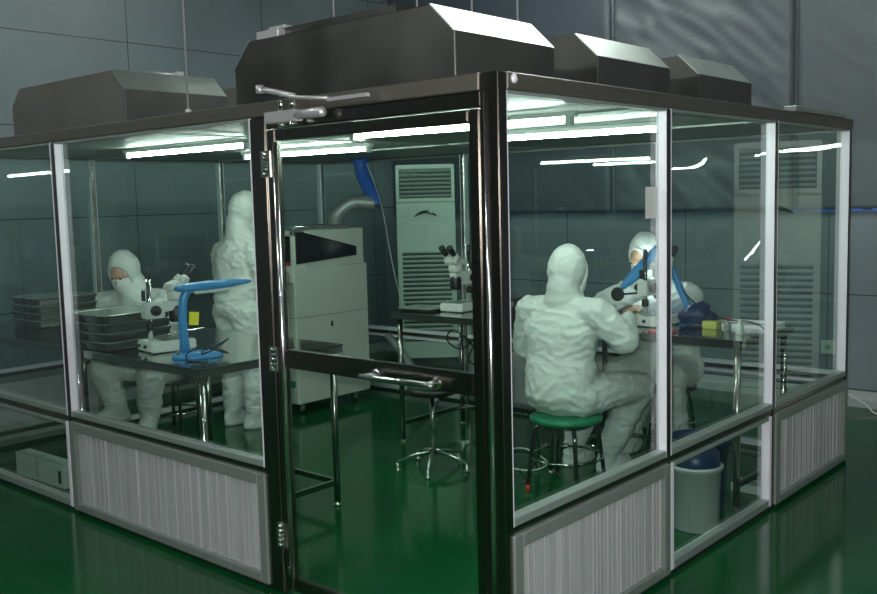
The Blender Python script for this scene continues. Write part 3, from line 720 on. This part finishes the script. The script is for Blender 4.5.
# ------------------------------------------------------------------ people
def remesh(mb, name, vox, smooth=3, wr=0.0, seed=0, base=None, m='suit', parent=None, calm=None):
    me = bpy.data.meshes.new(name+'_src'); me.from_pydata([tuple(p) for p in mb.v],[],mb.f)
    bm = bmesh.new(); bm.from_mesh(me); bmesh.ops.recalc_face_normals(bm,faces=bm.faces); bm.to_mesh(me); bm.free()
    o = bpy.data.objects.new('tmp',me); COL.objects.link(o)
    r = o.modifiers.new('r','REMESH'); r.mode = 'VOXEL'; r.voxel_size = vox
    if smooth:
        s = o.modifiers.new('s','SMOOTH'); s.factor = .5; s.iterations = smooth
    dg = bpy.context.evaluated_depsgraph_get(); ev = o.evaluated_get(dg)
    out = bpy.data.meshes.new_from_object(ev); out.name = name
    bpy.data.objects.remove(o); bpy.data.meshes.remove(me)
    if wr:
        nor = [v.normal.copy() for v in out.vertices]
        for v,n in zip(out.vertices,nor):
            p = v.co
            w = V((noise.noise(p*4+V((seed,0,0))), noise.noise(p*4+V((0,seed,7))), noise.noise(p*4+V((3,0,seed)))))*.09
            q = p+w
            a = 1-abs(noise.noise(V((q.x*8+q.z*5,q.y*8-q.z*4,q.z*17+seed))))
            b = 1-abs(noise.noise(V((q.x*17+5-q.z*8,q.y*17,q.z*30+seed))))
            c = noise.noise(V((q.x*5,q.y*5,q.z*6-seed)))
            k_ = 1 if calm is None else min(1,max(.5,((p-calm).length-.12)/.15))
            v.co = p + n*(k_*wr*(a**5*.9+b**5*.5+c*.7-.4))
        bm = bmesh.new(); bm.from_mesh(out)
        bmesh.ops.smooth_vert(bm, verts=bm.verts, factor=.5, use_axis_x=True, use_axis_y=True, use_axis_z=True)
        bm.to_mesh(out); bm.free()
    for p in out.polygons: p.use_smooth = True
    if base is not None: out.transform(Matrix.Translation(-V(base)))
    out.materials.clear(); out.materials.append(M[m])
    ob = bpy.data.objects.new(name,out); COL.objects.link(ob)
    if parent: ob.parent = parent
    return ob

def person(label, base, J, seed):
    root = thing('person', label, 'person', base, 0, 'people in white clean room suits')
    g = {k:(V(v) if isinstance(v,tuple) and not isinstance(v[0],tuple) else v) for k,v in J.items()}
    side = (V(J['shR'])-V(J['shL'])); side.z = 0; side.normalize()      # towards the person's right
    hf = V(J['face']).normalized(); hc = g['head']; hs = hf.cross(V((0,0,1))).normalized(); hu = hs.cross(hf).normalized()
    HR3 = Matrix((hs,hf,hu)).transposed()
    def spine(k):   # frame along the spine
        a = g['pelvis']; b = g['chest']; return (b-a).normalized()
    fw = V((0,0,1)).cross(side).normalized()        # forward
    # ---- body: one continuous figure
    B = MB()
    B.loft([(g['pelvis']+V((0,0,-.06)),side*.11,fw*.09),(g['pelvis'],side*.145,fw*.10),(g['pelvis'].lerp(g['chest'],.45),side*.125,fw*.09),(g['chest'],side*.15,fw*.10),(g['chest'].lerp(g['neck'],.7),side*.12,fw*.075),(g['neck'],side*.055,fw*.055)])
    B.capsule(g['neck']-V((0,0,.02)),hc-hf*.02-hu*.05,.055,.055)
    B.ell(hc,(.075,.095,.112),HR3); B.ell(hc+hf*.03-hu*.055,(.052,.06,.055),HR3)
    B.ell(hc+hf*.098-hu*.012,(.012,.018,.024),HR3); B.ell(hc+hf*.088+hu*.03,(.05,.012,.012),HR3)     # nose, brow
    B.ell(hc+hf*.088-hu*.055,(.024,.010,.010),HR3)                                                   # mouth
    for s in (-1,1): B.ell(hc+hs*s*.076-hu*.01,(.012,.02,.03),HR3)                                   # ears
    for S in ('L','R'):
        sh,el,wr,hd = g['sh'+S],g['el'+S],g['wr'+S],V(J['hand'+S]).normalized()
        B.capsule(g['chest'].lerp(g['neck'],.6),sh,.06,.055); B.capsule(sh,el,.048,.040); B.capsule(el,wr,.040,.026)
        hip,kn,an,to = g['hip'+S],g['kn'+S],g['an'+S],g['toe'+S]
        B.capsule(g['pelvis'],hip,.10,.09); B.capsule(hip,kn,.08,.055); B.capsule(kn,an,.054,.036); B.capsule(an,to,.035,.028)
        # hand: palm + five bent fingers
        dn = V((0,0,-1)); pn = (dn - hd*dn.dot(hd)).normalized(); sd = hd.cross(pn).normalized(); sgn = 1 if S == 'R' else -1
        B.capsule(wr,wr+hd*.03,.026,.027); 
        B.loft([(wr+hd*.005,sd*.026,pn*.016),(wr+hd*.05,sd*.040,pn*.015),(wr+hd*.088,sd*.040,pn*.012)],12)
        for i,(off,ln) in enumerate(((-.030,.058),(-.010,.070),(.010,.074),(.030,.066))):
            a = wr+hd*.08+sd*off; b = a+hd*ln*.5+pn*.006; c = b+(hd*.7+pn*.7).normalized()*ln*.34; d = c+(hd*.2+pn).normalized()*ln*.28
            B.capsule(a,b,.0095,.009,8); B.capsule(b,c,.009,.0082,8); B.capsule(c,d,.0082,.0072,8)
        a = wr+hd*.025+sd*.030*sgn*-1; b = a+(hd*.7-sd*sgn*.7).normalized()*.035+pn*.006; c = b+hd*.03+pn*.008
        B.capsule(a,b,.012,.0105,8); B.capsule(b,c,.0105,.0085,8)
    remesh(B,'body',.0075,2,0,0,base,'skin',root)
    # ---- coverall
    C = MB(); wi = J.get('wide',1.0)
    cb = g['chest']; pv = g['pelvis']; nk = g['neck']
    C.loft([(pv+V((0,0,-.10)),side*.13*wi,fw*.12),(pv+V((0,0,-.03)),side*.195*wi,fw*.165),(pv.lerp(cb,.3),side*.20*wi,fw*.165),(pv.lerp(cb,.6),side*.195*wi,fw*.150),(cb,side*.215*wi,fw*.150),(cb.lerp(nk,.5),side*.20*wi,fw*.13),(cb.lerp(nk,.9),side*.13,fw*.105),(nk+(nk-cb).normalized()*.05,side*.09,fw*.09)],28)
    for S in ('L','R'):
        sh,el,wr = g['sh'+S],g['el'+S],g['wr'+S]
        C.capsule(cb.lerp(nk,.55),sh,.10,.092); C.capsule(sh,el,.093,.078); C.capsule(el,wr-(wr-el).normalized()*.01,.078,.046)
        C.capsule(wr-(wr-el).normalized()*.05,wr-(wr-el).normalized()*.015,.05,.042)
        hip,kn,an = g['hip'+S],g['kn'+S],g['an'+S]
        C.capsule(pv,hip,.15,.135); C.capsule(hip,kn,.130,.098); C.capsule(kn,kn.lerp(an,.85),.098,.078)
    # hood: skull cap set back from the face, draping to the shoulders
    C.ell(hc-hf*.048+hu*.022,(.112,.118,.138),HR3); C.ell(hc-hf*.045+hu*.06,(.085,.098,.105),HR3)
    C.capsule(hc-hf*.058-hu*.07,nk.lerp(cb,.12)-fw*.02,.090,.112)
    C.ell(hc-hu*.115-hf*.025,(.085,.080,.055),HR3)
    remesh(C,'coverall',.010,5,.011,seed,base,'suit',root,calm=hc)
    # hood rim round the face opening, elastic
    rim = MB(); pts = []
    for k in range(28):
        a = 2*math.pi*k/28; pts.append(hc+hf*.048+hs*.084*math.cos(a)+hu*(.105*math.sin(a)-.005)-hf*.014*abs(math.cos(a))-V(base))
    rim.tube(pts,.0115,8,closed=True); rim.build('hood_rim','suit',root)
    # mask
    K = MB(); n1,n2 = 14,9; vs=[]; fs=[]
    for sh_ in (0,1):
        for i in range(n1+1):
            for j in range(n2+1):
                a = (i/n1-.5)*math.radians(150); b = (j/n2-.5)*2
                rx,ry,rz = .084-.003*sh_,.116-.003*sh_,.066
                pf = 1-.16*b*b
                vs.append(hc+hs*rx*math.sin(a)*pf+hf*(ry*math.cos(a)*pf)+hu*(-.052+rz*b*(.55+.45*math.cos(a)))-V(base))
    N=(n1+1)*(n2+1)
    for i in range(n1):
        for j in range(n2):
            q=i*(n2+1)+j; r=q+n2+1; fs.append((q,r,r+1,q+1)); fs.append((q+N,q+1+N,r+1+N,r+N))
    for i in range(n1):
        for j in (0,n2): q=i*(n2+1)+j; r=q+n2+1; fs.append((q,r,r+N,q+N))
    for j in range(n2):
        for i in (0,n1): q=i*(n2+1)+j; fs.append((q,q+1,q+1+N,q+N))
    K.add(vs,fs,True).build('face_mask','mask',root)
    for s in (-1,1):
        MB().ell(hc+hf*.086+hs*s*.032+hu*.012-V(base),(.013,.008,.006),HR3,10,8).build('eye','hair',root)
    # boots
    for S in ('L','R'):
        kn,an,to = g['kn'+S],g['an'+S],g['toe'+S]
        T = MB(); t = (an-kn).normalized(); f_ = (to-an); f_.z = 0; f_ = f_.normalized(); sdv = f_.cross(V((0,0,1)))
        T.capsule(kn.lerp(an,.62),an-t*.01,.084,.066); T.capsule(kn.lerp(an,.60),kn.lerp(an,.66),.088,.086)
        so = to.z-.045
        T.loft([(V((an.x,an.y,so+.006))+f_*.055,f_*.135,sdv*.050),(V((an.x,an.y,so+.03))+f_*.055,f_*.142,sdv*.056),(V((an.x,an.y,so+.07))+f_*.045,f_*.125,sdv*.055),(V((an.x,an.y,so+.11))+f_*.015,f_*.085,sdv*.055)],22)
        bo = remesh(T,'boot',.009,2,.010,seed+3,base,'boot',root)
        MB().loft([(V((an.x,an.y,so))+f_*.055-V(base),f_*.136,sdv*.050),(V((an.x,an.y,so+.014))+f_*.055-V(base),f_*.142,sdv*.055)],22).build('sole','sole',bo)
    return root

person('person in white hooded suit standing with back turned at the cream machine',(-3.99,1.9,0),dict(
 pelvis=(-4.00,1.87,.95),chest=(-4.01,1.90,1.33),neck=(-4.00,1.93,1.50),head=(-3.965,1.985,1.655),face=(.45,.85,-.35),
 shL=(-4.19,1.89,1.345),elL=(-4.27,1.95,1.06),wrL=(-4.17,2.13,1.12),handL=(.2,1,0),
 shR=(-3.82,1.91,1.345),elR=(-3.74,1.98,1.08),wrR=(-3.86,2.13,1.17),handR=(-.1,1,.1),
 hipL=(-4.10,1.87,.90),knL=(-4.12,1.90,.50),anL=(-4.11,1.86,.10),toeL=(-4.12,2.02,.045),
 hipR=(-3.90,1.87,.90),knR=(-3.88,1.91,.50),anR=(-3.87,1.88,.10),toeR=(-3.83,2.03,.045)),1)
person('person in white hooded suit seated on green stool, back turned to us',(-1.13,2.05,0),dict(wide=1.12,
 pelvis=(-1.14,2.03,.585),chest=(-1.14,2.05,.95),neck=(-1.135,2.09,1.13),head=(-1.115,2.125,1.275),face=(.12,.95,-.28),
 shL=(-1.365,2.06,1.045),elL=(-1.455,2.13,.80),wrL=(-1.28,2.36,.985),handL=(.3,1,-.1),
 shR=(-.905,2.08,1.045),elR=(-.760,2.13,.895),wrR=(-.88,2.38,.99),handR=(-.2,1,0),
 hipL=(-1.25,2.06,.565),knL=(-1.22,2.50,.545),anL=(-1.36,2.50,.11),toeL=(-1.33,2.66,.045),
 hipR=(-1.03,2.06,.565),knR=(-.90,2.52,.555),anR=(-1.10,2.49,.11),toeR=(-1.05,2.65,.045)),5)
person('masked person in white suit seated facing us across the right bench',(-1.04,3.2,0),dict(
 pelvis=(-1.04,3.24,.585),chest=(-1.05,3.11,.97),neck=(-1.06,3.00,1.155),head=(-1.075,2.915,1.31),face=(-.2,-.86,-.42),
 shR=(-1.265,3.04,1.06),elR=(-1.33,2.84,1.02),wrR=(-1.16,2.62,1.0),handR=(.4,-1,-.05),
 shL=(-.845,3.06,1.06),elL=(-.875,2.90,1.04),wrL=(-.985,2.68,1.015),handL=(-.1,-1,0),
 hipR=(-1.14,3.20,.565),knR=(-1.24,2.86,.56),anR=(-1.22,3.02,.11),toeR=(-1.22,2.88,.045),
 hipL=(-.94,3.20,.565),knL=(-.86,2.86,.56),anL=(-.90,3.02,.11),toeL=(-.90,2.88,.045)),11)
person('masked person in white suit seated bent over bench behind the tray stacks',(-4.15,1.38,0),dict(
 pelvis=(-4.15,1.38,.60),chest=(-4.27,1.27,.93),neck=(-4.345,1.19,1.10),head=(-4.37,1.125,1.24),face=(.38,-.75,-.52),
 shR=(-4.51,1.16,1.02),elR=(-4.68,1.08,1.0),wrR=(-4.76,.93,.99),handR=(-.3,-1,0),
 shL=(-4.10,1.30,1.02),elL=(-3.92,1.17,1.0),wrL=(-3.94,.92,.99),handL=(-.5,-1,0),
 hipR=(-4.25,1.31,.57),knR=(-4.44,.96,.54),anR=(-4.36,1.03,.235),toeR=(-4.38,.88,.20),
 hipL=(-4.06,1.31,.57),knL=(-3.84,.98,.56),anL=(-3.95,1.03,.235),toeL=(-3.85,.92,.20)),17)

cl = MB()
for x,y,zz,a,b,c in ((0,0,.05,.085,.07,.055),(.05,.03,.04,.06,.06,.045),(-.06,.01,.045,.06,.06,.05),(.0,-.02,.085,.055,.045,.04),(.03,.01,.10,.045,.04,.035)):
    cl.ell((-.565+x,2.63+y,ZT+zz+.010),(a,b,c))
nc = remesh(cl,'cloth_bundle',.008,2,.012,23,(-.565,2.63,ZT),'navy',None); nc.location = (-.565,2.63,ZT)
tag(nc,'rumpled navy blue cloth bundle on right bench beside the wall post','cloth')

# ------------------------------------------------------------------ hall lamps (out of the frame, on the hall ceiling)
def hall_light(x,y,label,rz=0,ln=1.2):
    r = thing('hall_light', label, 'ceiling light', (x,y,HC), rz, 'fluorescent fittings on the hall ceiling')
    MB().prism([(-.16,0),(-.10,-.06),(.10,-.06),(.16,0)],-ln/2,ln/2,lambda u,v,w:(w,u,v)).build('housing','fixture',r)
    for s in (-1,1):
        MB().tube([(-ln/2+.02,s*.06,-.085),(ln/2-.02,s*.06,-.085)],.016,10).build('glass_tube','halltube',r)
        for e in (-1,1): MB().box((e*(ln/2-.015),s*.06,-.075),(.03,.035,.045)).build('end_cap','fixture',r)
    return r
hall_light(-.6,2.80,'ceiling fitting over the large roof hood',math.pi/2,1.9)
hall_light(-2.75,3.3,'unseen ceiling fitting added over the left roof hoods')  # added so the left hood's sloped plate catches some light
hall_light(3.6,-4.2,'ceiling fitting behind the camera on right')
hall_light(.8,-4.6,'ceiling fitting behind the camera, straight back')
hall_light(-2.6,-3.4,'ceiling fitting before the left booth front')
hall_light(3.8,.8,'ceiling fitting over the aisle right of the booth')
hall_light(3.4,2.2,'unseen ceiling fitting added over the far right end of the aisle')  # extra unseen fitting, added to brighten the rear walls of the hall
hall_light(-3.9,-1.2,'ceiling fitting near the left wall of the hall')

# ------------------------------------------------------------------ camera, its flash, world
cam = bpy.data.cameras.new('camera'); co = bpy.data.objects.new('camera',cam); COL.objects.link(co); sc.camera = co
yaw,pitch,roll = -.7221,-.1027,-.0249; fpx = 949.54
f = V((math.sin(yaw)*math.cos(pitch),math.cos(yaw)*math.cos(pitch),math.sin(pitch))); r = V((math.cos(yaw),-math.sin(yaw),0)); u = r.cross(f)
c_,s_ = math.cos(roll),math.sin(roll); r2 = r*c_+u*s_; u2 = -r*s_+u*c_
co.matrix_world = Matrix.Translation((1.9767,-2.5712,1.7249)) @ Matrix((r2,u2,-f)).transposed().to_4x4()
cam.sensor_width = 36; cam.lens = fpx*36/877; cam.clip_start = .05
fl = bpy.data.lights.new('camera_flash','AREA'); fl.shape = 'RECTANGLE'; fl.size = .05; fl.size_y = .03; fl.energy = 75; fl.color = (1,.99,1)
fo = bpy.data.objects.new('camera_flash',fl); COL.objects.link(fo)
fo.matrix_world = Matrix.Translation(V((1.9767,-2.5712,1.7249))+u2*.06-r2*.03) @ Matrix((r2,u2,-f)).transposed().to_4x4()
w = bpy.data.worlds.new('world'); sc.world = w; w.use_nodes = True
w.node_tree.nodes['Background'].inputs[0].default_value = (.5,.55,.6,1); w.node_tree.nodes['Background'].inputs[1].default_value = .02
sc.view_settings.view_transform = 'Standard'; sc.view_settings.look = 'None'; sc.view_settings.exposure = .35; sc.view_settings.gamma = 1
sc.view_settings.use_curve_mapping = False
sc.cycles.transparent_max_bounces = 32; sc.cycles.max_bounces = 10; sc.cycles.glossy_bounces = 6
sc.cycles.sample_clamp_indirect = 4
